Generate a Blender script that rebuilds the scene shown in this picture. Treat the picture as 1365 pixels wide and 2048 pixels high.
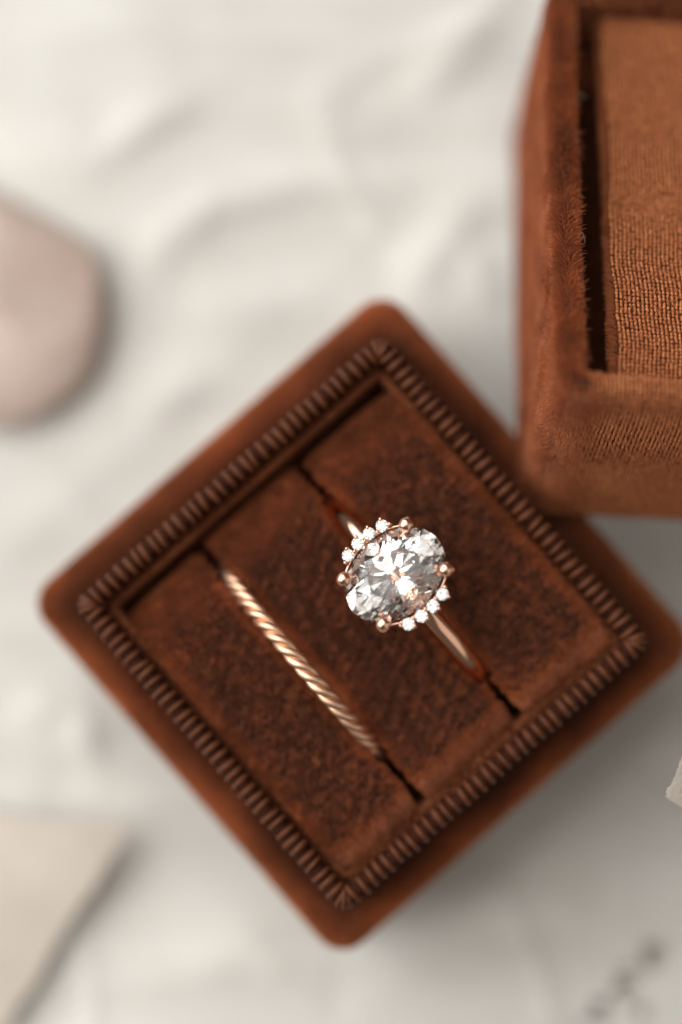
import bpy, bmesh, math
import numpy as np
from mathutils import Vector, Matrix

for o in list(bpy.data.objects):
    bpy.data.objects.remove(o)
SC = bpy.context.scene
COL = SC.collection
MM = 0.001                                  # all lengths below are millimetres
R = math.radians
rng = np.random.default_rng(7)

# ------------------------------------------------------------------ camera
CAM_Z = 240.0
cam = bpy.data.cameras.new('camera')
cam.sensor_fit = 'VERTICAL'; cam.sensor_height = 36.0; cam.sensor_width = 24.0
cam.lens = 100.0
cam.clip_start = 0.005; cam.clip_end = 5.0
cam.dof.use_dof = True
cam.dof.focus_distance = 0.2126
cam.dof.aperture_fstop = 5.2
cam_o = bpy.data.objects.new('camera', cam); COL.objects.link(cam_o)
cam_o.location = (0, 0, CAM_Z * MM)
cam_o.rotation_euler = (R(2.235), R(0.43), 0)
SC.camera = cam_o

# ------------------------------------------------------------------ world and lamps
w = bpy.data.worlds.new('World'); SC.world = w; w.use_nodes = True
bg = w.node_tree.nodes['Background']
bg.inputs[0].default_value = (1.0, 0.92, 0.83, 1); bg.inputs[1].default_value = 0.12

def lamp(name, loc, target, sx, sy, watt, col):
    L = bpy.data.lights.new(name, 'AREA'); L.shape = 'RECTANGLE'
    L.size = sx * MM; L.size_y = sy * MM; L.energy = watt; L.color = col
    o = bpy.data.objects.new(name, L); COL.objects.link(o)
    p = Vector(loc) * MM
    o.location = p
    o.rotation_euler = (Vector(target) * MM - p).to_track_quat('-Z', 'Y').to_euler()
    return o
# the window: large, up to the left; panes and uneven power added for diamond contrast
WC, WT = Vector((-398, 180, 420)), Vector((0, 0, 15))
wq = (WT - WC).to_track_quat('-Z', 'Y')
PANES = ((0.55, 1.25, 0.75, 1.35, 0.6), (1.3, 0.5, 1.4, 0.6, 1.2), (0.8, 1.45, 0.5, 1.3, 0.7))
for r_, row in enumerate(PANES):
    for c_, k_ in enumerate(row):
        off = wq @ Vector(((c_ - 2) * 200, (r_ - 1) * 190, 0))
        lamp('window_pane_light', WC + off, WT + off, 165, 155, 0.46 * k_, (1.0, 0.985, 0.955))
lamp('overhead_fill', (-40, 100, 690), (0, 0, 15), 580, 580, 1.1, (1.0, 0.965, 0.91))  # added overhead lamp that brightens the diamond and the gold band
lamp('right_fill_light', (400, -200, 330), (0, 0, 15), 500, 400, 0.36, (1.0, 0.90, 0.78))  # added fill from the right, lifts the diamond's dark facets

vs = SC.view_settings
vs.view_transform = 'Standard'; vs.look = 'None'; vs.exposure = 0.0; vs.gamma = 1.0
vs.use_curve_mapping = False
cy = SC.cycles
cy.max_bounces = 20; cy.transmission_bounces = 18; cy.glossy_bounces = 8; cy.diffuse_bounces = 4
cy.sample_clamp_indirect = 6.0
cy.blur_glossy = 0.2
cy.use_denoising = True

# ------------------------------------------------------------------ materials
def mat(name, col, rough=0.6, metal=0.0, spec=0.4, sheen=0.0, sheen_col=None):
    m = bpy.data.materials.new(name); m.use_nodes = True
    b = m.node_tree.nodes['Principled BSDF']
    b.inputs['Base Color'].default_value = (*col, 1)
    b.inputs['Roughness'].default_value = rough
    b.inputs['Metallic'].default_value = metal
    b.inputs['Specular IOR Level'].default_value = spec
    b.inputs['Sheen Weight'].default_value = sheen
    if sheen_col: b.inputs['Sheen Tint'].default_value = (*sheen_col, 1)
    return m

def noise_col(m, c1, c2, scale, detail=4, lo=0.35, hi=0.65, bump=0.0, bump_scale=None, dist=0.0001):
    nt = m.node_tree; N = nt.nodes; b = N['Principled BSDF']
    tc = N.new('ShaderNodeTexCoord')
    n = N.new('ShaderNodeTexNoise'); n.inputs['Scale'].default_value = scale; n.inputs['Detail'].default_value = detail
    r = N.new('ShaderNodeValToRGB')
    r.color_ramp.elements[0].position = lo; r.color_ramp.elements[1].position = hi
    r.color_ramp.elements[0].color = (*c1, 1); r.color_ramp.elements[1].color = (*c2, 1)
    nt.links.new(tc.outputs['Object'], n.inputs['Vector'])
    nt.links.new(n.outputs['Fac'], r.inputs['Fac'])
    nt.links.new(r.outputs['Color'], b.inputs['Base Color'])
    if bump:
        n2 = N.new('ShaderNodeTexNoise'); n2.inputs['Scale'].default_value = bump_scale or scale * 3
        n2.inputs['Detail'].default_value = 5
        nt.links.new(tc.outputs['Object'], n2.inputs['Vector'])
        bp = N.new('ShaderNodeBump'); bp.inputs['Strength'].default_value = bump; bp.inputs['Distance'].default_value = dist
        nt.links.new(n2.outputs['Fac'], bp.inputs['Height'])
        nt.links.new(bp.outputs['Normal'], b.inputs['Normal'])
    return m

def pile_mat(name, c1, c2, nsc=330, amp=1.4):
    """fibre: diffuse with a little translucency and a soft silky highlight, each fibre its own tint"""
    m = bpy.data.materials.new(name); m.use_nodes = True
    nt = m.node_tree; N = nt.nodes
    b = N['Principled BSDF']; out = N['Material Output']
    hi = N.new('ShaderNodeHairInfo')
    mx = N.new('ShaderNodeMix'); mx.data_type = 'RGBA'
    mx.inputs[6].default_value = (*c1, 1); mx.inputs[7].default_value = (*c2, 1)
    tc = N.new('ShaderNodeTexCoord'); nz = N.new('ShaderNodeTexNoise'); nz.inputs['Scale'].default_value = nsc; nz.inputs['Detail'].default_value = 5
    nt.links.new(tc.outputs['Object'], nz.inputs['Vector'])
    ma = N.new('ShaderNodeMath'); ma.operation = 'MULTIPLY_ADD'; ma.inputs[1].default_value = amp; ma.inputs[2].default_value = -amp / 2
    nt.links.new(nz.outputs['Fac'], ma.inputs[0])
    ad = N.new('ShaderNodeMath'); ad.operation = 'ADD'; ad.use_clamp = True
    nt.links.new(ma.outputs[0], ad.inputs[0]); nt.links.new(hi.outputs['Random'], ad.inputs[1])
    nt.links.new(ad.outputs[0], mx.inputs[0])
    nt.links.new(mx.outputs[2], b.inputs['Base Color'])
    b.inputs['Roughness'].default_value = 0.42
    b.inputs['Sheen Weight'].default_value = 0.35; b.inputs['Sheen Roughness'].default_value = 0.4; b.inputs['Sheen Tint'].default_value = (1.0, 0.72, 0.55, 1)
    b.inputs['Specular IOR Level'].default_value = 0.6
    b.inputs['Specular Tint'].default_value = (1.0, 0.86, 0.74, 1)
    tr = N.new('ShaderNodeBsdfTranslucent')
    nt.links.new(mx.outputs[2], tr.inputs['Color'])
    ms = N.new('ShaderNodeMixShader'); ms.inputs[0].default_value = 0.3
    nt.links.new(b.outputs[0], ms.inputs[1]); nt.links.new(tr.outputs[0], ms.inputs[2])
    nt.links.new(ms.outputs[0], out.inputs['Surface'])
    return m

M = {}
M['velvet_ground'] = noise_col(mat('velvet_ground', (0.16, 0.045, 0.018), 0.9, spec=0.1), (0.055, 0.016, 0.007), (0.085, 0.025, 0.010), 900)
M['pile'] = pile_mat('velvet_pile', (0.30, 0.083, 0.030), (0.66, 0.235, 0.092), 200, 2.2)
M['pile_shaded'] = pile_mat('velvet_pile_shaded', (0.20, 0.044, 0.015), (0.60, 0.185, 0.066))  # darker copy of the same velvet: shade put into the fibre colour
M['tuft'] = noise_col(mat('worn_velvet_weave', (0.5, 0.17, 0.055), 0.65, spec=0.25), (0.38, 0.126, 0.046), (0.62, 0.235, 0.09), 2600, bump=0.5, bump_scale=14000, dist=0.00004)
M['ribbon'] = noise_col(mat('grosgrain_ribbon', (0.24, 0.09, 0.03), 0.6, spec=0.25), (0.062, 0.018, 0.006), (0.115, 0.034, 0.011), 700, bump=0.4, bump_scale=6000, dist=0.00004)
M['ribbon_gap'] = mat('ribbon_ground', (0.035, 0.010, 0.005), 0.9, spec=0.1)
M['rose_gold'] = noise_col(mat('polished_rose_gold', (0.86, 0.52, 0.38), 0.08, 1.0), (0.95, 0.59, 0.43), (0.91, 0.54, 0.38), 300, bump=0.02, bump_scale=900, dist=0.0001)
M['gold_twist'] = noise_col(mat('satin_rose_gold', (0.80, 0.47, 0.31), 0.42, 1.0), (0.86, 0.57, 0.40), (0.78, 0.47, 0.31), 900, bump=0.15, bump_scale=3500, dist=0.00003)
g = bpy.data.materials.new('diamond'); g.use_nodes = True
b = g.node_tree.nodes['Principled BSDF']
b.inputs['Base Color'].default_value = (1, 1, 1, 1); b.inputs['Roughness'].default_value = 0.0
b.inputs['IOR'].default_value = 2.417; b.inputs['Transmission Weight'].default_value = 1.0
M['diamond'] = g
M['cloth'] = noise_col(mat('white_cotton_gauze', (0.74, 0.72, 0.67), 0.9, spec=0.15, sheen=0.2), (0.62, 0.605, 0.565), (0.69, 0.675, 0.635), 40, bump=0.25, bump_scale=1500, dist=0.0002)
nt = M['cloth'].node_tree     # slubby threads: streaks along the weave
tc = [n for n in nt.nodes if n.type == 'TEX_COORD'][0]; n0 = [n for n in nt.nodes if n.type == 'TEX_NOISE'][0]
mp = nt.nodes.new('ShaderNodeMapping'); mp.inputs['Scale'].default_value = (1.0, 6.0, 1.0); mp.inputs['Rotation'].default_value = (0, 0, 0.05)
nt.links.new(tc.outputs['Object'], mp.inputs['Vector']); nt.links.new(mp.outputs['Vector'], n0.inputs['Vector'])
M['table'] = noise_col(mat('greige_table', (0.46, 0.41, 0.37), 0.7), (0.52, 0.47, 0.42), (0.60, 0.55, 0.50), 60)
M['stone'] = noise_col(mat('rose_beige_stone', (0.42, 0.28, 0.21), 0.35, spec=0.5), (0.48, 0.365, 0.31), (0.62, 0.51, 0.445), 90, bump=0.3, bump_scale=500, dist=0.0006)
M['stone'].node_tree.nodes['Principled BSDF'].inputs['Subsurface Weight'].default_value = 0.8
M['stone'].node_tree.nodes['Principled BSDF'].inputs['Subsurface Radius'].default_value = (0.004, 0.003, 0.002)
M['paper'] = noise_col(mat('handmade_beige_paper', (0.50, 0.43, 0.35), 0.9, spec=0.15), (0.52, 0.46, 0.40), (0.60, 0.535, 0.47), 120, bump=0.4, bump_scale=1500, dist=0.0002)
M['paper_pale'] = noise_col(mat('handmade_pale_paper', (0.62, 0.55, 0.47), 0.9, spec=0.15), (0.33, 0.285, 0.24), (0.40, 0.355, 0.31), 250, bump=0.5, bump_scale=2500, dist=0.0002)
M['lint'] = mat('pale_lint', (0.75, 0.62, 0.50), 0.6)

# ------------------------------------------------------------------ helpers
def link(o, parent=None, m=None):
    COL.objects.link(o)
    if parent: o.parent = parent
    if m: o.data.materials.append(M[m])
    return o

def mesh(name, verts, faces, m, parent=None, smooth=True, loc=None, rot=None):
    me = bpy.data.meshes.new(name)
    me.from_pydata((np.asarray(verts, float) * MM).tolist(), [], [list(f) for f in faces])
    me.validate(); me.update()
    if smooth: me.polygons.foreach_set('use_smooth', [True] * len(me.polygons))
    o = bpy.data.objects.new(name, me)
    link(o, parent, m)
    if loc is not None: o.location = Vector(loc) * MM
    if rot is not None: o.rotation_euler = rot
    return o

def thing(name, label, cat, loc=(0, 0, 0), rot=(0, 0, 0), group=None):
    o = bpy.data.objects.new(name, None); COL.objects.link(o)
    o.empty_display_size = 0.005
    o.location = Vector(loc) * MM; o.rotation_euler = rot
    tag(o, label, cat, group)
    return o

def tag(o, label, cat, group=None):
    o['label'] = label; o['category'] = cat
    if group: o['group'] = group
    return o

def rrect(hx, hy, r, nc=7, ns=14):
    r = max(min(r, hx - 0.01, hy - 0.01), 0.02)
    pts = []
    for k, (sx, sy) in enumerate(((1, 1), (-1, 1), (-1, -1), (1, -1))):
        cx, cyy = sx * (hx - r), sy * (hy - r)
        for j in range(nc):
            a = math.pi / 2 * (k + j / (nc - 1))
            pts.append((cx + r * math.cos(a), cyy + r * math.sin(a)))
        # straight run to the next corner
        nx, ny = ((-1, 1), (-1, -1), (1, -1), (1, 1))[k]
        a = math.pi / 2 * (k + 1)
        p = pts[-1]; q = (nx * (hx - r) + r * math.cos(a), ny * (hy - r) + r * math.sin(a))
        for j in range(1, ns):
            t = j / ns
            pts.append((p[0] + (q[0] - p[0]) * t, p[1] + (q[1] - p[1]) * t))
    return pts

def loft(hx, hy, r, prof, cap_start=True, cap_end=True, ns=14, nc=7, closed=False):
    """prof: list of (inset, z)"""
    V, F = [], []
    n = None
    for d, z in prof:
        ring = rrect(hx - d, hy - d, r - d, nc, ns)
        n = len(ring)
        V += [(x, y, z) for x, y in ring]
    L = len(prof)
    for i in range(L - (0 if closed else 1)):
        a, c = i * n, ((i + 1) % L) * n
        for j in range(n):
            k = (j + 1) % n
            F.append((a + j, a + k, c + k, c + j))
    if not closed:
        if cap_start: F.append(tuple(reversed(range(n))))
        if cap_end: F.append(tuple(range((L - 1) * n, L * n)))
    return np.array(V), F

def arc(cx, cz, r, a0, a1, n):
    """profile arc: (inset, z) points"""
    return [(cx + r * math.cos(R(a0 + (a1 - a0) * i / n)), cz + r * math.sin(R(a0 + (a1 - a0) * i / n))) for i in range(n + 1)]

def tube(path, rad, ns=10, closed=False, cap=True, flat=None):
    P = np.asarray(path, float); n = len(P)
    rad = np.broadcast_to(np.asarray(rad, float), (n,))
    T = np.roll(P, -1, 0) - np.roll(P, 1, 0)
    if not closed:
        T[0] = P[1] - P[0]; T[-1] = P[-1] - P[-2]
    T /= np.linalg.norm(T, axis=1)[:, None]
    u = np.cross(T[0], (0.13, 0.41, 0.9)); u /= np.linalg.norm(u)
    V, F = [], []
    for i in range(n):
        u = u - T[i] * np.dot(u, T[i]); u /= np.linalg.norm(u)
        v = np.cross(T[i], u)
        for j in range(ns):
            a = 2 * math.pi * j / ns
            V.append(P[i] + rad[i] * (math.cos(a) * u + math.sin(a) * v))
    if closed:   # untwist: match last ring to the first
        for i in range(n):
            for j in range(ns):
                pass
    for i in range(n - (0 if closed else 1)):
        a, c = i * ns, ((i + 1) % n) * ns
        off = 0
        if closed and i == n - 1:
            d = [sum(np.linalg.norm(V[a + j] - V[c + (j + s) % ns]) for j in range(ns)) for s in range(ns)]
            off = int(np.argmin(d))
        for j in range(ns):
            k = (j + 1) % ns
            F.append((a + j, a + k, c + (k + off) % ns, c + (j + off) % ns))
    if not closed and cap:
        F.append(tuple(reversed(range(ns)))); F.append(tuple(range((n - 1) * ns, n * ns)))
    return np.array(V), F

def ball(c, r, seg=14, rings=9, scale=(1, 1, 1)):
    V, F = [], []
    for i in range(rings + 1):
        t = math.pi * i / rings
        for j in range(seg):
            p = 2 * math.pi * j / seg
            V.append((c[0] + r * scale[0] * math.sin(t) * math.cos(p), c[1] + r * scale[1] * math.sin(t) * math.sin(p), c[2] + r * scale[2] * math.cos(t)))
    for i in range(rings):
        for j in range(seg):
            k = (j + 1) % seg
            F.append((i * seg + j, (i + 1) * seg + j, (i + 1) * seg + k, i * seg + k))
    return np.array(V), F

def join(*parts):
    V, F = [], []
    for v, f in parts:
        o = sum(len(x) for x in V)
        V.append(np.asarray(v, float)); F += [tuple(i + o for i in q) for q in f]
    return np.vstack(V), F

class VNoise:
    """smooth vector noise from random waves"""
    def __init__(self, wl, n=24, seed=1):
        r = np.random.default_rng(seed)
        k = r.normal(size=(n, 3)); k /= np.linalg.norm(k, axis=1)[:, None]
        self.k = k * (2 * math.pi / (wl * r.uniform(0.6, 1.8, n)))[:, None]
        self.ph = r.uniform(0, 2 * math.pi, (n, 3)); self.n = n
    def __call__(self, P):
        d = P @ self.k.T
        return np.stack([np.sin(d + self.ph[:, c]).sum(1) for c in range(3)], 1) / math.sqrt(self.n / 2) / 1.6

def pile(name, src, parent, density, length, m, nap=(0, 0, 0), lean=0.5, radius=0.02, jitter=0.25, grid=None, clump=0.7,
         keep=None, comb=None, napnoise=0.0, wl=1.5, seed=3, hang=0.0, fuzz=0.0):
    """short fibres rooted all over the mesh src (in src's own space, mm); kind = stuff"""
    r = np.random.default_rng(seed)
    me = src.data; me.calc_loop_triangles()
    nv = len(me.vertices)
    co = np.empty(nv * 3, np.float32); me.vertices.foreach_get('co', co); co = co.reshape(-1, 3) / MM
    vn = np.empty(nv * 3, np.float32); me.vertices.foreach_get('normal', vn); vn = vn.reshape(-1, 3)
    nt = len(me.loop_triangles)
    tri = np.empty(nt * 3, np.int32); me.loop_triangles.foreach_get('vertices', tri); tri = tri.reshape(-1, 3)
    a, b_, c = co[tri[:, 0]], co[tri[:, 1]], co[tri[:, 2]]
    cr = np.cross(b_ - a, c - a); ar = np.linalg.norm(cr, axis=1) * 0.5
    n = int(ar.sum() * density)
    ti = r.choice(nt, n, p=ar / ar.sum())
    u = r.random(n); v = r.random(n); f = u + v > 1; u[f] = 1 - u[f]; v[f] = 1 - v[f]
    P = a[ti] + (b_ - a)[ti] * u[:, None] + (c - a)[ti] * v[:, None]
    Nn = vn[tri[ti, 0]] * (1 - u - v)[:, None] + vn[tri[ti, 1]] * u[:, None] + vn[tri[ti, 2]] * v[:, None]
    Nn /= np.linalg.norm(Nn, axis=1)[:, None] + 1e-9
    if keep is not None:
        k = keep(P, Nn); P, Nn = P[k], Nn[k]; n = len(P)
    tip_shift = np.zeros_like(P)
    if grid:
        # gather the fibres into woven tufts on a slightly irregular grid
        wob = VNoise(6.0, 16, seed + 50)(P) * grid * 0.35
        ax = np.argmax(np.abs(Nn), 1)
        for i in range(3):
            q = (P[:, i] + wob[:, i]) / grid
            d = (np.round(q) - q) * grid * clump
            d[ax == i] = 0
            P[:, i] += d
    D = np.tile(np.asarray(nap, float), (n, 1))
    if napnoise:
        D = D + VNoise(wl, 30, seed + 9)(P) * napnoise + VNoise(wl * 0.35, 30, seed + 10)(P) * napnoise * 0.5
    if comb is not None: D = D + comb(P)
    D = D + r.normal(size=(n, 3)) * jitter
    D -= Nn * (D * Nn).sum(1)[:, None]
    Ln = length * r.uniform(0.75, 1.15, n)
    if fuzz:
        Ln *= np.where(r.random(n) < fuzz, 1.7, 1.0)
    tip = Nn + D * lean / 0.5
    tip /= np.linalg.norm(tip, axis=1)[:, None]
    mid = Nn * 1.0 + D * lean * 0.5 / 0.5
    mid /= np.linalg.norm(mid, axis=1)[:, None]
    A = P - Nn * 0.03
    B = P + mid * (Ln * 0.5)[:, None]
    C = B + tip * (Ln * 0.55)[:, None] - np.array([0, 0, hang])
    pos = np.stack([A, B, C], 1).reshape(-1) * MM
    cu = bpy.data.hair_curves.new(name)
    cu.add_curves([3] * n)
    cu.attributes['position'].data.foreach_set('vector', pos.astype(np.float32))
    ra = cu.attributes.get('radius') or cu.attributes.new('radius', 'FLOAT', 'POINT')
    rad = np.tile(np.array([1.0, 0.9, 0.35]), n) * np.repeat(r.uniform(0.75, 1.25, n), 3) * radius * MM
    ra.data.foreach_set('value', rad.astype(np.float32))
    o = bpy.data.objects.new(name, cu)
    link(o, parent, m); o['kind'] = 'stuff'
    return o

# ------------------------------------------------------------------ table and cloth
me = mesh('table_top', [(-400, -400, -3.2), (400, -400, -3.2), (400, 400, -3.2), (-400, 400, -3.2)], [(0, 1, 2, 3)], 'table', smooth=False)
me['kind'] = 'structure'

def unproject(px, py, z):
    """photo pixel to the point at height z (mm); used only to read sizes and places off the photograph"""
    Rm = cam_o.rotation_euler.to_matrix()
    d = Rm @ Vector(((px - 682.5) / 5689.0, -(py - 1024) / 5689.0, -1))
    t = (z - CAM_Z) / d.z
    return (d.x * t, d.y * t)

FOLDS = [  # (polyline in photo pixels, height mm, half-width mm)
    ([(180, 330), (300, 240), (430, 165)], 1.6, 1.5),
    ([(250, 620), (330, 470), (430, 400), (600, 365), (760, 375)], 2.3, 1.7),
    ([(760, 640), (830, 560), (920, 430), (1010, 380)], 2.0, 1.8),
    ([(800, 210), (900, 110), (1010, 0)], 1.8, 1.8),
    ([(350, 600), (470, 620), (600, 600)], 1.3, 1.8),
    ([(560, 160), (700, 240), (820, 250)], 1.2, 2.2),
    ([(150, 1340), (170, 1450), (190, 1560)], 1.9, 1.3),
    ([(0, 1470), (90, 1420), (130, 1370)], 1.5, 1.6),
    ([(0, 160), (120, 230), (190, 300)], 1.2, 2.0),
    ([(230, 820), (330, 800), (430, 720)], 1.4, 2.0),
    ([(960, 1870), (1100, 1810), (1220, 1830)], 1.9, 1.6),
    ([(1020, 1660), (1120, 1730), (1230, 1740)], 1.4, 2.0),
    ([(330, 1960), (500, 1900), (620, 1960)], 1.3, 2.0),
    ([(930, 480), (960, 560), (1010, 640)], 1.6, 1.5),
    ([(0, 60), (200, 40), (420, 10)], 1.2, 2.0),
]
def seg_dist(X, Y, poly):
    best = np.full(X.shape, 1e9); bt = np.zeros(X.shape)
    n = len(poly) - 1
    for i in range(n):
        (x0, y0), (x1, y1) = poly[i], poly[i + 1]
        dx, dy = x1 - x0, y1 - y0
        t = np.clip(((X - x0) * dx + (Y - y0) * dy) / (dx * dx + dy * dy), 0, 1)
        d = np.hypot(X - x0 - t * dx, Y - y0 - t * dy)
        m_ = d < best
        best[m_] = d[m_]; bt[m_] = (i + t[m_]) / n
    return best, bt

def cloth_height(X, Y):
    P = np.stack([X.ravel(), Y.ravel(), np.zeros(X.size)], 1)
    Z = (VNoise(34, 18, 21)(P)[:, 0] * 0.4 + VNoise(12, 24, 22)(P)[:, 0] * 0.10).reshape(X.shape)
    q = VNoise(26, 20, 23)(P)[:, 1].reshape(X.shape)
    Z += 0.3 * np.exp(-(q / 0.2) ** 2)
    for poly, h, wd in FOLDS:
        wp = [unproject(x, y, 0) for x, y in poly]
        d, t = seg_dist(X, Y, wp)
        taper = np.clip(np.sin(math.pi * np.clip(t, 0.02, 0.98)), 0.25, 1)
        Z += h * 0.42 * taper * np.exp(-(d / (wd * 1.15)) ** 2)
    # lies flat under what stands on it
    Z -= Z.min()
    return Z
GX, GY = 260, 300
xs = np.linspace(-62, 62, GX); ys = np.linspace(-66, 78, GY)
X, Y = np.meshgrid(xs, ys)
Zc = cloth_height(X, Y)
BASE_ROT = R(-48.8)
ca, sa = math.cos(BASE_ROT), math.sin(BASE_ROT)
lx = X * ca + Y * sa; ly = -X * sa + Y * ca
inside = np.clip(1 - (np.maximum(np.abs(lx), np.abs(ly)) - 18.5) / 6, 0, 1)
Zc = Zc * (1 - inside) - 0.0
Zc = Zc - 2.6
Zc = np.minimum(Zc, 1.2)
Zc[inside >= 1] = -0.25
Zc = np.where(inside > 0, np.minimum(Zc, -0.2 * inside + Zc * (1 - inside)), Zc)
V = np.stack([X.ravel(), Y.ravel(), Zc.ravel()], 1)
# drawn-thread ladders in the gauze: real openings, the table shows through
holes = np.zeros((GY - 1, GX - 1), bool)
ladder = [(1262, 1975, 46, 22), (1312, 1908, 46, 20), (1308, 1940, 40, 16), (1262, 1940, 24, 10), (1205, 2012, 30, 18), (1258, 2012, 26, 10), (1195, 2045, 50, 14), (1290, 2030, 26, 22), (1225, 1985, 14, 10)]
xc = 0.5 * (xs[1:] + xs[:-1]); yc = 0.5 * (ys[1:] + ys[:-1])
for px, py, wx, wy in ladder:
    cx_, cy_ = unproject(px, py, 0)
    hx_, hy_ = wx / 24 / 2, wy / 24 / 2
    holes |= (np.abs(xc[None, :] - cx_) < hx_) & (np.abs(yc[:, None] - cy_) < hy_ + 0.1)
F = [(j * GX + i, j * GX + i + 1, (j + 1) * GX + i + 1, (j + 1) * GX + i) for j in range(GY - 1) for i in range(GX - 1) if not holes[j, i]]
cl = mesh('tablecloth', V, F, 'cloth')
tag(cl, 'creased off-white cotton gauze cloth spread out under everything', 'cloth')

# ------------------------------------------------------------------ ring box base
FL = 15.6            # height of the flange
base = thing('ring_box', 'open rust velvet ring box base with ribbed collar, holding two rings', 'ring box', rot=(0, 0, BASE_ROT))
HB = 18.5
prof = [(0.8, 0.0)] + [(0.15, 0.5), (0.0, 2), (0.0, 6), (0.0, 10)] + arc(2.4, FL - 2.4, 2.4, 180, 90, 9) + [(2.7, FL), (3.4, FL)]
V, F = loft(HB, HB, 1.9, prof, ns=24)
shell = mesh('shell', V, F, 'velvet_ground', base)
pile('shell_pile', shell, shell, 150, 0.55, 'pile', nap=(0.0, 0.0, 0), lean=0.3, radius=0.024, jitter=0.2, napnoise=0.2, wl=5,
     keep=lambda P, N: (P[:, 2] > 4) & ((P[:, 2] < FL - 0.01) | (np.maximum(np.abs(P[:, 0]), np.abs(P[:, 1])) > 15.0)))

CO, CI, CT = 15.65, 14.05, 23.1
prof = [(0, FL - 0.1), (0, CT - 0.65)] + arc(0.65, CT - 0.65, 0.65, 180, 0, 10)[1:-1] + [(1.3, CT - 0.65), (1.3, FL - 0.1)]
V, F = loft(CO, CO, 1.3, prof, closed=True)
collar = mesh('collar', V, F, 'ribbon_gap', base)
# one rib of the grosgrain ribbon: a cord lying over the collar's rim
path = [(0, 0.0, FL + 0.6), (0, 0.0, CT - 0.65)] + [(0, -0.65 + 0.65 * math.cos(R(a)), CT - 0.65 + 0.65 * math.sin(R(a))) for a in range(18, 180, 18)] + [(0, -1.3, CT - 0.65), (0, -1.3, CT - 2.0)]
V, F = tube(path, 0.245, 8)
rib_me = None
pitch = 0.845
def place_rib(x, y, rz):
    global rib_me
    if rib_me is None:
        o = mesh('rib', V, F, 'ribbon', collar); rib_me = o.data
    else:
        o = bpy.data.objects.new('rib', rib_me); COL.objects.link(o); o.parent = collar
    o.location = (x * MM, y * MM, rng.normal() * 0.05 * MM)
    o.rotation_euler = (0, 0, rz + rng.normal() * 0.06)
    o.scale = (rng.uniform(0.8, 1.15), 1, 1)
nside = 34
for s in range(4):
    a = s * math.pi / 2
    for k in range(nside):
        t = (k - (nside - 1) / 2) * pitch
        t += rng.normal() * 0.05; x, y = t, CO - 0.05 + rng.normal() * 0.04
        place_rib(x * math.cos(a) - y * math.sin(a), x * math.sin(a) + y * math.cos(a), a)
    for q in (22, 45, 68):   # fan round the corner
        cx_ = CO - 1.3; an = R(q)
        x, y = cx_ + 1.3 * math.cos(an), cx_ + 1.3 * math.sin(an)
        place_rib(x * math.cos(a) - y * math.sin(a), x * math.sin(a) + y * math.cos(a), a + an - math.pi / 2)

# velvet lining: a tray inside the collar
LI = 14.28
prof = [(0.0, 8), (0.0, CT - 2.0)] + arc(0.17, CT - 2.0, 0.17, 180, 0, 6)[1:-1] + [(0.34, CT - 2.0), (0.34, 12), (0.7, 9.0), (3, 9.0)]
V, F = loft(LI, LI, 1.0, prof, cap_start=False)
lining = mesh('lining', V, F, 'velvet_ground', base)
pile('lining_pile', lining, lining, 45, 0.5, 'pile', lean=0.4, radius=0.026, jitter=0.35, seed=5, keep=lambda P, N: P[:, 2] > 14)

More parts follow.
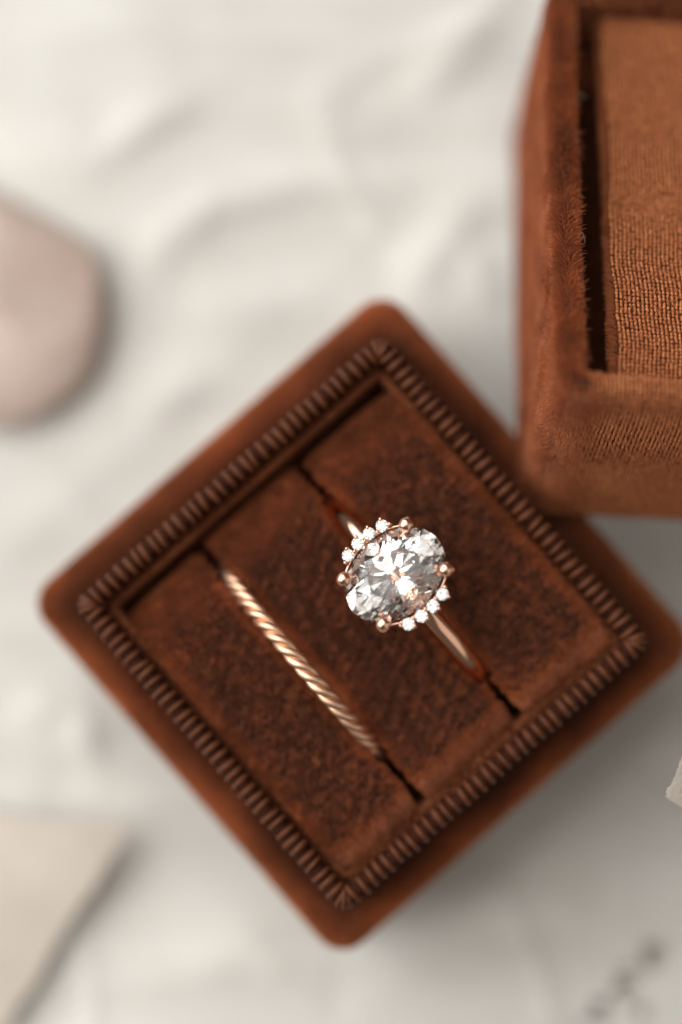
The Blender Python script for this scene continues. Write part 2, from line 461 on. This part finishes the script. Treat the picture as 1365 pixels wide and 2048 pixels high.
SLOT2, SLOT1 = -5.55, 4.3
RX2, RX1 = -0.6, 0.2
def pad(y0, y1, x0, x1, zt, seed):
    hy, hx = (y1 - y0) / 2, (x1 - x0) / 2
    yc_, xc_ = (y0 + y1) / 2, (x0 + x1) / 2
    r = 1.2
    prof = [(0.25, 12), (0.0, 15), (0.0, 18), (0, zt - r - 0.7)] + arc(r, zt - r, r, 180, 90, 8)
    prof += [(r + 0.5, zt + 0.05), (r + 1.0, zt + 0.1), (r + 1.8, zt + 0.15), (hy - 0.12, zt + 0.2)]
    V, F = loft(hx, hy, 0.9, prof, ns=40, cap_start=False)
    V[:, 0] += xc_; V[:, 1] += yc_
    # the rings push the pads apart and dent them
    for sy, sx, hw in ((SLOT2, RX2, 0.62), (SLOT1, RX1, 0.78)):
        d = V[:, 1] - sy
        along = np.clip((9.6 - np.abs(V[:, 0] - sx)) / 1.4, 0, 1); along = along * along * (3 - 2 * along)
        near = np.exp(-(np.abs(d) / 1.3) ** 2)
        sh = hw * along * near
        V[:, 1] += np.where(d > 0, sh, -sh)
        V[:, 2] += 0.08 * along * np.exp(-((np.abs(d) - 1.0) / 1.0) ** 2) * (V[:, 2] > zt - 1.5)
    V[:, 2] -= 2.4 * np.clip(1 - (V[:, 0] - x0) / 4.6, 0, 1) ** 2 * (V[:, 2] > zt - 2)
    V[:, 2] -= 0.9 * np.clip((V[:, 0] - (x1 - 2.4)) / 2.4, 0, 1) ** 2 * (V[:, 2] > zt - 2)
    nz = VNoise(7, 20, seed)(V)
    V[:, 2] += nz[:, 0] * 0.10 * (V[:, 2] > zt - 1.6)
    V[:, 0] += nz[:, 1] * 0.10; 
    o = mesh('pad', V, F, 'velvet_ground', base)
    pile('pad_pile', o, o, 290, 0.60, 'pile_shaded', nap=(0.10, 0.0, 0), lean=0.35, radius=0.019, jitter=0.15, napnoise=0.36, wl=0.9, seed=seed,
         comb=lambda P: np.clip((P[:, 0] - (x1 - 2.4)) / 1.2, 0, 1)[:, None] * np.array([[1.9, 0, 0]]),
         keep=lambda P, N: (P[:, 2] > zt - 3.5) & (np.abs(P[:, 1] - SLOT1) > 0.68) & (np.abs(P[:, 1] - SLOT2) > 0.68) & ~((np.abs(P[:, 1] - SLOT1) < 0.95) & (np.abs(P[:, 0] - RX1) < 9.4)) & ~((np.abs(P[:, 1] - SLOT2) < 0.9) & (np.abs(P[:, 0] - RX2) < 9.4)))
    return o
PX0, PX1 = -12.1, 13.5
pad(-13.3, SLOT2 - 0.4, PX0, PX1, 22.1, 31)
pad(SLOT2 + 0.4, SLOT1 - 0.4, PX0 - 0.3, PX1, 21.8, 32)
pad(SLOT1 + 0.4, 13.5, PX0 + 0.2, PX1, 22.1, 33)

# ------------------------------------------------------------------ ring box lid, propped on the base
TH = R(26)
LH, LHB, RT = 19.6, 18.7, 1.6
px, py = unproject(1060, 1032, 15.6)
lid = thing('box_cover', 'rust velvet ring box lid propped tilted against the box base', 'ring box lid')
YAW = R(-2.8)
lid.rotation_mode = 'XYZ'
ROLL_L = R(4.5)
lid.rotation_euler = (-TH, ROLL_L, YAW)
Mx = Matrix.Rotation(YAW, 3, 'Z') @ Matrix.Rotation(ROLL_L, 3, 'Y') @ Matrix.Rotation(-TH, 3, 'X')
corner = Mx @ Vector((-LHB + 0.6, -LHB, 0))
lid.location = (Vector((px, py, 2 * LHB * math.sin(TH))) - corner) * MM
prof = [(1.0, 0.0), (0.25, 0.25), (0.0, 1.0)] + [(0.0, z) for z in (4, 8, 12, 16)] + arc(RT / 2, LH - RT / 2, RT / 2, 180, 0, 12) + [(RT, LH - 2.2), (RT + 0.1, LH - 5.5), (RT + 4, LH - 6)]
V, F = loft(LHB, LHB, 2.2, prof, ns=30, cap_end=False)
nz = VNoise(9, 20, 77)(V)
V[:, :2] += nz[:, :2] * 0.10
V[:, 2] += nz[:, 2] * 0.08 * (V[:, 2] > 3)
lshell = mesh('shell', V, F, 'velvet_ground', lid)
seen = lambda P: (P[:, 0] < 4)
rimtop = lambda P, N: (N[:, 2] > 0.35)
pile('rim_pile', lshell, lshell, 230, 0.5, 'pile_shaded', nap=(0.0, 0.0, 0), lean=0.3, radius=0.018, jitter=0.18, napnoise=0.35, wl=2.5, seed=41, fuzz=0.06,
     keep=lambda P, N: rimtop(P, N) & (P[:, 0] < -LHB + RT + 0.3) & (P[:, 0] + LHB < P[:, 1] + LHB + 0.3 * np.sin(P[:, 0] * 9)))  # rim uses the darkened fibre colour for the shade in its nap
def tufts(name, P, N, T, parent, grid, m, seed):
    """woven tufts: one small worn knot per grid point; P points, N normals, T direction of the warp"""
    r = np.random.default_rng(seed)
    sv, sf = ball((0, 0, 0), 1.0, 7, 4)
    n = len(P); B = np.cross(N, T)
    wa = grid * r.uniform(0.33, 0.43, n); wb = grid * r.uniform(0.48, 0.66, n); wn = grid * r.uniform(0.34, 0.50, n)
    P = P + T * (r.normal(size=n) * grid * 0.10)[:, None] + B * (r.normal(size=n) * grid * 0.05)[:, None] + N * (r.normal(size=n) * grid * 0.06)[:, None]
    an = r.normal(size=n) * 0.16 + 0.15
    T2 = T * np.cos(an)[:, None] + B * np.sin(an)[:, None]; B2 = np.cross(N, T2)
    V = (P[:, None, :] + sv[None, :, 0:1] * (B2 * wa[:, None])[:, None, :] + sv[None, :, 1:2] * (T2 * wb[:, None])[:, None, :] + sv[None, :, 2:3] * (N * wn[:, None])[:, None, :]).reshape(-1, 3)
    k = len(sv); q = np.array(sf)
    Fa = (q[None] + (np.arange(n) * k)[:, None, None]).reshape(-1, 4)
    me = bpy.data.meshes.new(name)
    me.vertices.add(len(V)); me.vertices.foreach_set('co', (V * MM).astype(np.float32).ravel())
    me.loops.add(Fa.size); me.loops.foreach_set('vertex_index', Fa.ravel().astype(np.int32))
    me.polygons.add(len(Fa)); me.polygons.foreach_set('loop_start', np.arange(0, Fa.size, 4, dtype=np.int32))
    me.update(calc_edges=True); me.validate()
    me.polygons.foreach_set('use_smooth', [True] * len(me.polygons))
    o = bpy.data.objects.new(name, me); link(o, parent, m); o['kind'] = 'stuff'
    return o
GR = 0.325
pr = np.array(prof); sl = np.concatenate([[0], np.cumsum(np.hypot(*np.diff(pr, axis=0).T))])
s_end = sl[np.argmax(pr[:, 1])] + 1.15
sg = np.arange(1.2, s_end, GR)
pd_, pz_ = np.interp(sg, sl, pr[:, 0]), np.interp(sg, sl, pr[:, 1])
td, tz = np.gradient(pd_), np.gradient(pz_); ln = np.hypot(td, tz); td /= ln; tz /= ln
CR = 2.2; L1 = 6 + LHB - CR; L2 = L1 + CR * math.pi / 2; L3 = L2 + 2 * (LHB - CR)
def outline(u):
    """along the front from x = 6, round the corner and up the left side: point and outward normal"""
    ph = np.clip((u - L1) / CR, 0, math.pi / 2)
    nx, ny = -np.sin(ph), -np.cos(ph)
    x = np.where(u < L1, 6 - u, -LHB + CR + CR * nx); y = np.where(u < L1, -LHB, -LHB + CR + CR * ny)
    y = np.where(u > L2, -LHB + CR + (u - L2), y)
    return x, y, nx, ny
wv = VNoise(9, 20, 77)
def on_shell(P): 
    q = wv(P); P = P.copy(); P[:, :2] += q[:, :2] * 0.10; P[:, 2] += q[:, 2] * 0.08 * (P[:, 2] > 3); return P
keep_s = (sg < sl[np.argmax(pr[:, 1])] - 1.0) & (pz_ > LH - 7)
for nm, u0, u1, lv, sd in (('front_weave', 0, L1 + 0.2, np.arange(len(sg)), 61), ('side_weave', L1 + 0.2, L3, np.arange(len(sg))[keep_s], 62)):
    A, K = np.meshgrid(np.arange(u0, u1, GR), lv); A = A.ravel() + 0.12 * np.sin(K.ravel() * 0.11); K = K.ravel()
    x_, y_, nx, ny = outline(A)
    P = np.stack([x_ - nx * pd_[K], y_ - ny * pd_[K], pz_[K]], 1)
    Nv = np.stack([nx * tz[K], ny * tz[K], td[K]], 1); Tv = np.stack([-nx * td[K], -ny * td[K], tz[K]], 1)
    tufts(nm, on_shell(P), Nv, Tv, lshell, GR, 'tuft', sd)
pile('front_pile', lshell, lshell, 24, 0.36, 'pile', nap=(0.1, -0.3, -0.5), lean=0.5, radius=0.018, jitter=0.25, napnoise=0.2, wl=3, seed=42,
     keep=lambda P, N: seen(P) & (((N[:, 2] <= 0.35) & (P[:, 2] > 1)) | (rimtop(P, N) & (P[:, 0] >= -14.3) & (P[:, 1] < 0))) & (P[:, 2] > 0.8))
pile('side_pile', lshell, lshell, 110, 0.5, 'pile_shaded', nap=(0, 0.1, -0.2), lean=0.4, radius=0.022, jitter=0.25, napnoise=0.3, wl=4, seed=49,
     keep=lambda P, N: (N[:, 0] < -0.6) & (P[:, 2] > 0.8))  # side face toned down by the darkened fibre colour, not by less light
# the rounded corner keeps a thicker nap
pile('corner_pile', lshell, lshell, 130, 0.42, 'pile', nap=(0.1, -0.2, -0.5), lean=0.5, radius=0.018, jitter=0.3, napnoise=0.4, wl=2, seed=47,
     keep=lambda P, N: (rng.random(len(P)) < np.clip((-LHB + 3.6 - P[:, 0]) / 1.8, 0, 1)) & (rng.random(len(P)) < np.clip((-LHB + 3.6 - P[:, 1]) / 1.8, 0, 1)) & (P[:, 2] > 1))
pile('far_pile', lshell, lshell, 40, 0.6, 'pile', nap=(0.1, -0.2, -0.2), lean=0.5, radius=0.03, jitter=0.25, seed=43,
     keep=lambda P, N: ~seen(P) | ((P[:, 1] > 12) & rimtop(P, N)))
FZ = LH - 1.9
hx = LHB - RT - 0.05
GAP = 2.8                 # open groove between the left wall and the padded panel
V, F = loft(hx - GAP / 2, hx, 0.8, [(0.3, FZ - 3.6), (0.0, FZ - 3.0), (0.0, FZ - 0.6)] + arc(0.6, FZ - 0.6, 0.6, 180, 90, 5) + [(1.2, FZ), (3, FZ), (6, FZ), (10, FZ), (hx - 1.5, FZ)], ns=30)
V[:, 0] += GAP / 2
pn = VNoise(14, 16, 90)
V[:, 2] += np.where(V[:, 2] > FZ - 1, pn(V * np.array([1, 1, 0]))[:, 0] * 0.12, 0)
panel = mesh('lining_panel', V, F, 'velvet_ground', lid)
gx = np.arange(-hx + GAP + 0.22, 6, GR); gy = np.arange(-hx + 0.2, hx - 0.2, GR)
A, B = np.meshgrid(gx, gy); A = A.ravel(); B = B.ravel()
P = np.stack([A, B, np.full(A.size, FZ)], 1)
P[:, 0] += 0.15 * np.sin(P[:, 1] * 0.35) + 0.05 * np.sin(P[:, 1] * 1.3)
P[:, 2] += pn(np.stack([A, B, np.zeros(A.size)], 1))[:, 0] * 0.12
tufts('panel_weave', P, np.tile([0., 0, 1], (len(P), 1)), np.tile([0., 1, 0], (len(P), 1)), panel, GR, 'tuft', 63)
pile('panel_pile', panel, panel, 22, 0.34, 'pile', nap=(0.5, 0.5, 0), lean=0.7, radius=0.016, jitter=0.3, napnoise=0.2, wl=3, seed=44, keep=lambda P, N: (P[:, 0] < 6) & (P[:, 2] > FZ - 0.5))
pile('panel_pile', panel, panel, 60, 0.4, 'pile', nap=(0.15, 0.5, 0), lean=0.6, radius=0.03, jitter=0.16, seed=45, keep=lambda P, N: (P[:, 0] >= 6) & (P[:, 2] > FZ - 0.5))
pile('panel_edge_pile', panel, panel, 120, 0.5, 'pile', nap=(-0.3, 0.0, 0), lean=0.5, radius=0.018, jitter=0.25, napnoise=0.3, wl=2, seed=48, keep=lambda P, N: (P[:, 0] < -hx + GAP + 0.16) & (P[:, 2] > FZ - 1.5))

# ------------------------------------------------------------------ diamonds
def brilliant():
    """round brilliant cut of girdle radius 1, table up, made by cutting a cylinder with its facet planes"""
    rt, g0, ca_, pa = 0.56, 0.022, R(33.5), R(40.6)
    crown = (1 - rt) * math.tan(ca_)
    bm = bmesh.new()
    nseg = 96
    top = [bm.verts.new((math.cos(2 * math.pi * i / nseg), math.sin(2 * math.pi * i / nseg), 1.0)) for i in range(nseg)]
    bot = [bm.verts.new((v.co.x, v.co.y, -1.2)) for v in top]
    bm.faces.new(top); bm.faces.new(list(reversed(bot)))
    for i in range(nseg):
        k = (i + 1) % nseg
        bm.faces.new((bot[i], bot[k], top[k], top[i]))
    P = lambda r, a, z: Vector((r * math.cos(R(a)), r * math.sin(R(a)), z))
    def cut(p, q, s):
        n = (q - p).cross(s - p).normalized()
        if n.dot(p) < 0: n = -n
        geom = bm.verts[:] + bm.edges[:] + bm.faces[:]
        res = bmesh.ops.bisect_plane(bm, geom=geom, dist=1e-6, plane_co=p, plane_no=n, clear_outer=True)
        ed = [e for e in res['geom_cut'] if isinstance(e, bmesh.types.BMEdge)]
        ed = [e for e in ed if e.is_valid and len(e.link_faces) == 1]
        if len(ed) > 2: bmesh.ops.contextual_create(bm, geom=ed)
    # table
    zt = g0 + crown
    cut(P(0, 0, zt), P(0.5, 0, zt), P(0.5, 90, zt))
    pd = math.tan(pa)
    rS = 0.5 * (rt * math.cos(R(22.5)) + 1.0) / 1.0
    rS = rt * math.cos(R(22.5)) + 0.52 * (1 - rt * math.cos(R(22.5)))
    for i in range(8):
        a = 45 * i
        # bezel plane at angle a passes girdle (1, g0) and table vertex (rt, zt)
        def zb(r, da): return g0 + (1 - r * math.cos(R(da))) * math.tan(ca_)
        S = lambda s: P(rS, a + s * 22.5, zb(rS, 22.5))
        cut(P(1, a, g0), S(1), S(-1))
        cut(P(rt, a, zt), P(rt, a + 45, zt), S(1))
        for s in (1, -1):
            cut(S(s), P(1, a, g0), P(1, a + s * 22.5, g0))
        # pavilion
        rl = 0.24
        def zp(r, da): return -g0 - (1 - r * math.cos(R(da))) * pd
        Lw = lambda s: P(rl, a + s * 22.5, zp(rl, 22.5))
        cut(P(1, a, -g0), Lw(1), Lw(-1))
        for s in (1, -1):
            cut(Lw(s), P(1, a, -g0), P(1, a + s * 22.5, -g0))
    bmesh.ops.remove_doubles(bm, verts=bm.verts, dist=1e-4)
    bmesh.ops.recalc_face_normals(bm, faces=bm.faces)
    V = [tuple(v.co) for v in bm.verts]
    bm.verts.index_update()
    F = [[v.index for v in f.verts] for f in bm.faces]
    bm.free()
    return np.array(V), F
BV, BF = brilliant()

# ------------------------------------------------------------------ engagement ring
E1 = Vector((math.cos(BASE_ROT), math.sin(BASE_ROT), 0)); E2 = Vector((-math.sin(BASE_ROT), math.cos(BASE_ROT), 0))
def band_mesh(Ro, Ri, hw, n=160):
    """D-shaped band round the local y axis"""
    cs = [(Ri + 0.12, -hw * 0.9), (Ri, -hw * 0.5), (Ri, hw * 0.5), (Ri + 0.12, hw * 0.9), (Ri + 0.35, hw)]
    for a in np.linspace(0, 180, 13):
        cs.append((Ri + 0.42 + (Ro - Ri - 0.42) * math.sin(R(a)) ** 0.8, hw * math.cos(R(a)) ** 1 if True else 0))
    cs.append((Ri + 0.35, -hw))
    V, F = [], []
    for i in range(n):
        t = 2 * math.pi * i / n
        for r_, y_ in cs:
            V.append((r_ * math.sin(t), y_, r_ * math.cos(t)))
    m_ = len(cs)
    for i in range(n):
        a, c = i * m_, ((i + 1) % n) * m_
        for j in range(m_):
            k = (j + 1) % m_
            F.append((a + j, c + j, c + k, a + k))
    return np.array(V), F

RC = 14.9                    # height of the ring centres
RO1 = 11.2
cx1, cy1 = E1 * RX1 + E2 * SLOT1, None
c1 = E1 * RX1 + E2 * SLOT1 + Vector((0.05, -0.22, 0))
ROLL = R(-6.1)
ring = thing('engagement_ring', 'rose gold ring with large oval diamond and side accents, upright in slot', 'ring', (c1.x, c1.y, RC), (0, ROLL, BASE_ROT))
ring.rotation_mode = 'XYZ'
V, F = band_mesh(RO1, 10.0, 0.76)
mesh('band', V, F, 'rose_gold', ring)
AX, AY = 3.06, 4.14          # half axes of the stone: along the band, across it
ZG = RO1 + 2.7              # girdle above the ring's centre
ZS = 3.55
head = None
V = BV * np.array([AX, AY, ZS]) + np.array([0, 0, ZG])
# turned so that the facets do not lie square to the axes
mesh('diamond', V, BF, 'diamond', ring, smooth=False)
# gallery: rails under the girdle, arms of the accents
def ell(a, b_, t): return (a * math.cos(t), b_ * math.sin(t))
pts = [(*ell(AX * 0.72, AY * 0.72, 2 * math.pi * i / 80), ZG - 1.15) for i in range(80)]
rail = mesh('gallery_rail', *tube(pts, 0.20, 8, closed=True), 'rose_gold', ring)
# four claws
for su in (1, -1):
    for sv in (1, -1):
        ux, uy = 2.27 * su, 3.12 * sv
        pth = []
        for t in np.linspace(0, 1, 9):
            k = 0.12 + 0.94 * t ** 0.75
            pth.append((ux * k, uy * k, RO1 - 0.35 + (ZG - RO1 + 0.55) * t))
        pth += [(ux * 1.045, uy * 1.045, ZG + 0.42), (ux * 0.99, uy * 0.99, ZG + 0.62)]
        rad = list(np.linspace(0.34, 0.44, 9)) + [0.46, 0.40]
        v1 = tube(pth, rad, 12)
        v2 = ball((ux * 0.985, uy * 0.985, ZG + 0.52), 0.57, 18, 12, (1.0, 1.08, 0.95))
        mesh('claw', *join(v1, v2), 'rose_gold', ring)
acc_me = None
for s in (1, -1):
    # thin rail from claw to claw past the accents
    pts = []
    for t in np.linspace(-0.87, 0.87, 40):
        bulge = 0.16 + 0.10 * math.cos(t * 1.7)
        pts.append((s * (AX + bulge) * math.cos(t), (AY + bulge) * math.sin(t), ZG - 0.32))
    mesh('accent_rail', *tube(pts, 0.11, 8), 'rose_gold', ring)
    stones = []
    for q in (-1.5, -0.5, 0.5, 1.5):
        y_ = q * 1.115
        x_ = s * (3.62 - 0.075 * y_ * y_)
        stones.append((x_, y_))
        Vv = BV * np.array([0.475, 0.475, 0.46])
        if acc_me is None:
            o = mesh('accent_diamond', Vv, BF, 'diamond', ring, smooth=False); acc_me = o.data
        else:
            o = bpy.data.objects.new('accent_diamond', acc_me); COL.objects.link(o); o.parent = ring
        o.location = (x_ * MM, y_ * MM, (ZG + 0.05) * MM)
        o.rotation_euler = (0, 0, rng.uniform(0, 0.7))
        # cup under the stone
        cup = []
        for zz, rr in ((ZG - 0.02, 0.47), (ZG - 0.25, 0.42), (ZG - 0.62, 0.26), (ZG - 0.75, 0.14)):
            cup += [(x_ + rr * math.cos(2 * math.pi * j / 16), y_ + rr * math.sin(2 * math.pi * j / 16), zz) for j in range(16)]
        Fc = [(i * 16 + j, i * 16 + (j + 1) % 16, (i + 1) * 16 + (j + 1) % 16, (i + 1) * 16 + j) for i in range(3) for j in range(16)] + [tuple(range(48, 64))]
        mesh('accent_cup', cup, Fc, 'rose_gold', ring)
        # outer bead and the inner ones
        for da, rr in ((28 if s > 0 else -28, 0.17),):
            an = (0 if s > 0 else math.pi) + R(da) * (1 if s > 0 else 1)
            bx, by = x_ + 0.50 * math.cos(an), y_ + 0.50 * math.sin(an)
            mesh('bead', *join(ball((bx, by, ZG + 0.12), rr, 12, 8), tube([(bx, by, ZG + 0.1), (x_ + 0.3 * math.cos(an), y_ + 0.3 * math.sin(an), ZG - 0.6)], 0.12, 8)), 'rose_gold', ring)
    inner = [(0.5 * (stones[i][0] + stones[i + 1][0]) - s * 0.20, 0.5 * (stones[i][1] + stones[i + 1][1])) for i in range(3)]
    inner += [(stones[0][0] - s * 0.28, stones[0][1] - 0.52), (stones[3][0] - s * 0.28, stones[3][1] + 0.52)]
    for bx, by in inner:
        mesh('bead', *join(ball((bx, by, ZG + 0.10), 0.17, 12, 8), tube([(bx, by, ZG + 0.1), (bx, by, ZG - 0.5)], 0.12, 8)), 'rose_gold', ring)
    # arm carrying the accents down to the shank
    mesh('accent_arm', *tube([(s * 3.5, 0, ZG - 0.55), (s * 3.0, 0, ZG - 1.3), (s * 2.2, 0, ZG - 2.2), (s * 1.6, 0, RO1 - 0.5)], [0.3, 0.32, 0.36, 0.4], 10), 'rose_gold', ring)

# ------------------------------------------------------------------ twisted ring
c2 = E1 * RX2 + E2 * SLOT2
twist = thing('twisted_ring', 'slim rope-twist rose gold band standing in the slot of the box', 'ring', (c2.x, c2.y, RC + 0.75), (0, 0, BASE_ROT))
RM, hr, sr, turns, ns_ = 9.87, 0.355, 0.345, 16, 3
for k in range(ns_):
    pth = []
    n = 1000
    for i in range(n):
        t = 2 * math.pi * i / n
        p = turns * t + 2 * math.pi * k / ns_
        rr = RM + hr * math.cos(p)
        pth.append((rr * math.sin(t), hr * math.sin(p), rr * math.cos(t)))
    mesh('strand', *tube(pth, sr, 12, closed=True), 'gold_twist', twist)

# ------------------------------------------------------------------ small things round the box
def blob(cx, cy, hx, hy, hz, seed, z0):
    bm = bmesh.new(); bmesh.ops.create_icosphere(bm, subdivisions=5, radius=1.0)
    V = np.array([v.co[:] for v in bm.verts]); F = [[v.index for v in f.verts] for f in bm.faces]; bm.free()
    r = np.random.default_rng(seed)
    d = V / np.linalg.norm(V, axis=1)[:, None]
    s = np.ones(len(V))
    for k in range(16):      # flats worn on it like on a tumbled crystal
        n = r.normal(size=3); n /= np.linalg.norm(n)
        lim = r.uniform(0.72, 0.92)
        dot = d @ n
        s = np.minimum(s, np.where(dot > 0.01, lim / np.maximum(dot, 0.01), 9))
    V = d * s[:, None]
    V *= np.array([hx, hy, hz]); V += np.array([cx, cy, z0 + hz * 0.8])
    return V, F
x_, y_ = unproject(20, 600, 4)
V, F = blob(x_ - 2.6, y_ + 0.2, 10.6, 11.0, 2.7, 5, -2.2)
st = mesh('tumbled_stone', V, F, 'stone')
tag(st, 'blurred rosy beige tumbled stone at the left edge of the cloth', 'stone')

def sheet(name, corner_px, z_of, ex, ey, nx, ny, m, thick, seed, tear):
    """sheet of handmade paper; ex, ey edge vectors (mm) from the corner, torn edges along both"""
    r = np.random.default_rng(seed)
    V = []
    wob1 = np.cumsum(r.normal(size=ny)); wob1 = wob1 - np.linspace(wob1[0], wob1[-1], ny); wob1 = wob1 / (np.abs(wob1).max() + 1e-9) * tear + r.normal(size=ny) * tear * 0.18
    wob2 = np.cumsum(r.normal(size=nx)); wob2 = wob2 - np.linspace(wob2[0], wob2[-1], nx); wob2 = wob2 / (np.abs(wob2).max() + 1e-9) * tear + r.normal(size=nx) * tear * 0.18
    ex = np.array(ex, float); ey = np.array(ey, float)
    exn, eyn = ex / np.linalg.norm(ex), ey / np.linalg.norm(ey)
    top = []
    for j in range(ny):
        for i in range(nx):
            s, t = (i / (nx - 1)) ** 1.4, j / (ny - 1)
            p = np.array(corner_px) + ex * s + ey * t
            p = p + exn * wob1[j] * (1 - s) ** 6 + eyn * wob2[i] * (1 - t) ** 6
            top.append((p[0], p[1], z_of(s, t)))
    top = np.array(top)
    bot = top - np.array([0, 0, thick])
    V = np.vstack([top, bot]); n = nx * ny
    F = []
    for j in range(ny - 1):
        for i in range(nx - 1):
            a = j * nx + i
            F.append((a, a + nx, a + nx + 1, a + 1)); F.append((n + a, n + a + 1, n + a + nx + 1, n + a + nx))
    for j in range(ny - 1):
        for i in (0, nx - 1):
            a = j * nx + i; F.append((a, a + nx, n + a + nx, n + a))
    for i in range(nx - 1):
        for j in (0, ny - 1):
            a = j * nx + i; F.append((a, a + 1, n + a + 1, n + a))
    o = mesh(name, V, F, m)
    bm = bmesh.new(); bm.from_mesh(o.data); bmesh.ops.recalc_face_normals(bm, faces=bm.faces); bm.to_mesh(o.data); bm.free()
    return o
x_, y_ = unproject(262, 1640, 1.5)
o = sheet('handmade_paper', (x_, y_), lambda s, t: 0.3 + 1.7 * math.exp(-((s * 2.2) ** 2 + (t * 2.4) ** 2)) + 0.25 * math.sin(9 * s + 4 * t), (-24, 0.6), (-11, -18.5), 60, 60, 'paper', 0.5, 3, 0.45)
tag(o, 'blurred torn-edged beige handmade paper with lifted corner, lower left on cloth', 'paper')
x_, y_ = unproject(1333, 1592, 27.5)
o = sheet('paper_scrap', (x_, y_), lambda s, t: 27.6 - 26 * max(0, s) ** 2.2 + 0.5 * t, (18, -16), (4.4, 10.2), 50, 140, 'paper_pale', 0.16, 8, 0.22)
tag(o, 'pale deckle-edged paper curling up into the right edge below the box', 'paper')

# lint caught on the lid
lp = []
lm = Matrix.Translation(lid.location) @ Mx.to_4x4()
def fibre(name, label, pts_px, z, rad):
    P = []
    pts = [Vector((*unproject(x, y, z + dz), z + dz)) for x, y, dz in pts_px]
    n = len(pts)
    for i in range(n - 1):
        p0, p1, p2, p3 = pts[max(i - 1, 0)], pts[i], pts[i + 1], pts[min(i + 2, n - 1)]
        for t in np.linspace(0, 1, 8, endpoint=False):
            P.append(0.5 * ((2 * p1) + (p2 - p0) * t + (2 * p0 - 5 * p1 + 4 * p2 - p3) * t * t + (3 * p1 - p0 - 3 * p2 + p3) * t ** 3))
    P.append(pts[-1])
    o = mesh(name, *tube([tuple(p) for p in P], rad, 6), 'lint')
    tag(o, label, 'lint')
fibre('lint_fibre', 'curled pale lint fibre caught on the inner edge of the lid rim', [(1138, 495, 0), (1143, 475, 0.1), (1155, 461, 0.3), (1165, 465, 0.3), (1170, 485, 0), (1158, 487, -0.4), (1150, 472, -0.2)], 26.5, 0.018)
fibre('lint_thread', 'short straight pale lint thread lying across the dark gap inside the lid', [(1152, 189, 0), (1162, 191, 0.1), (1172, 195, 0)], 20.5, 0.022)
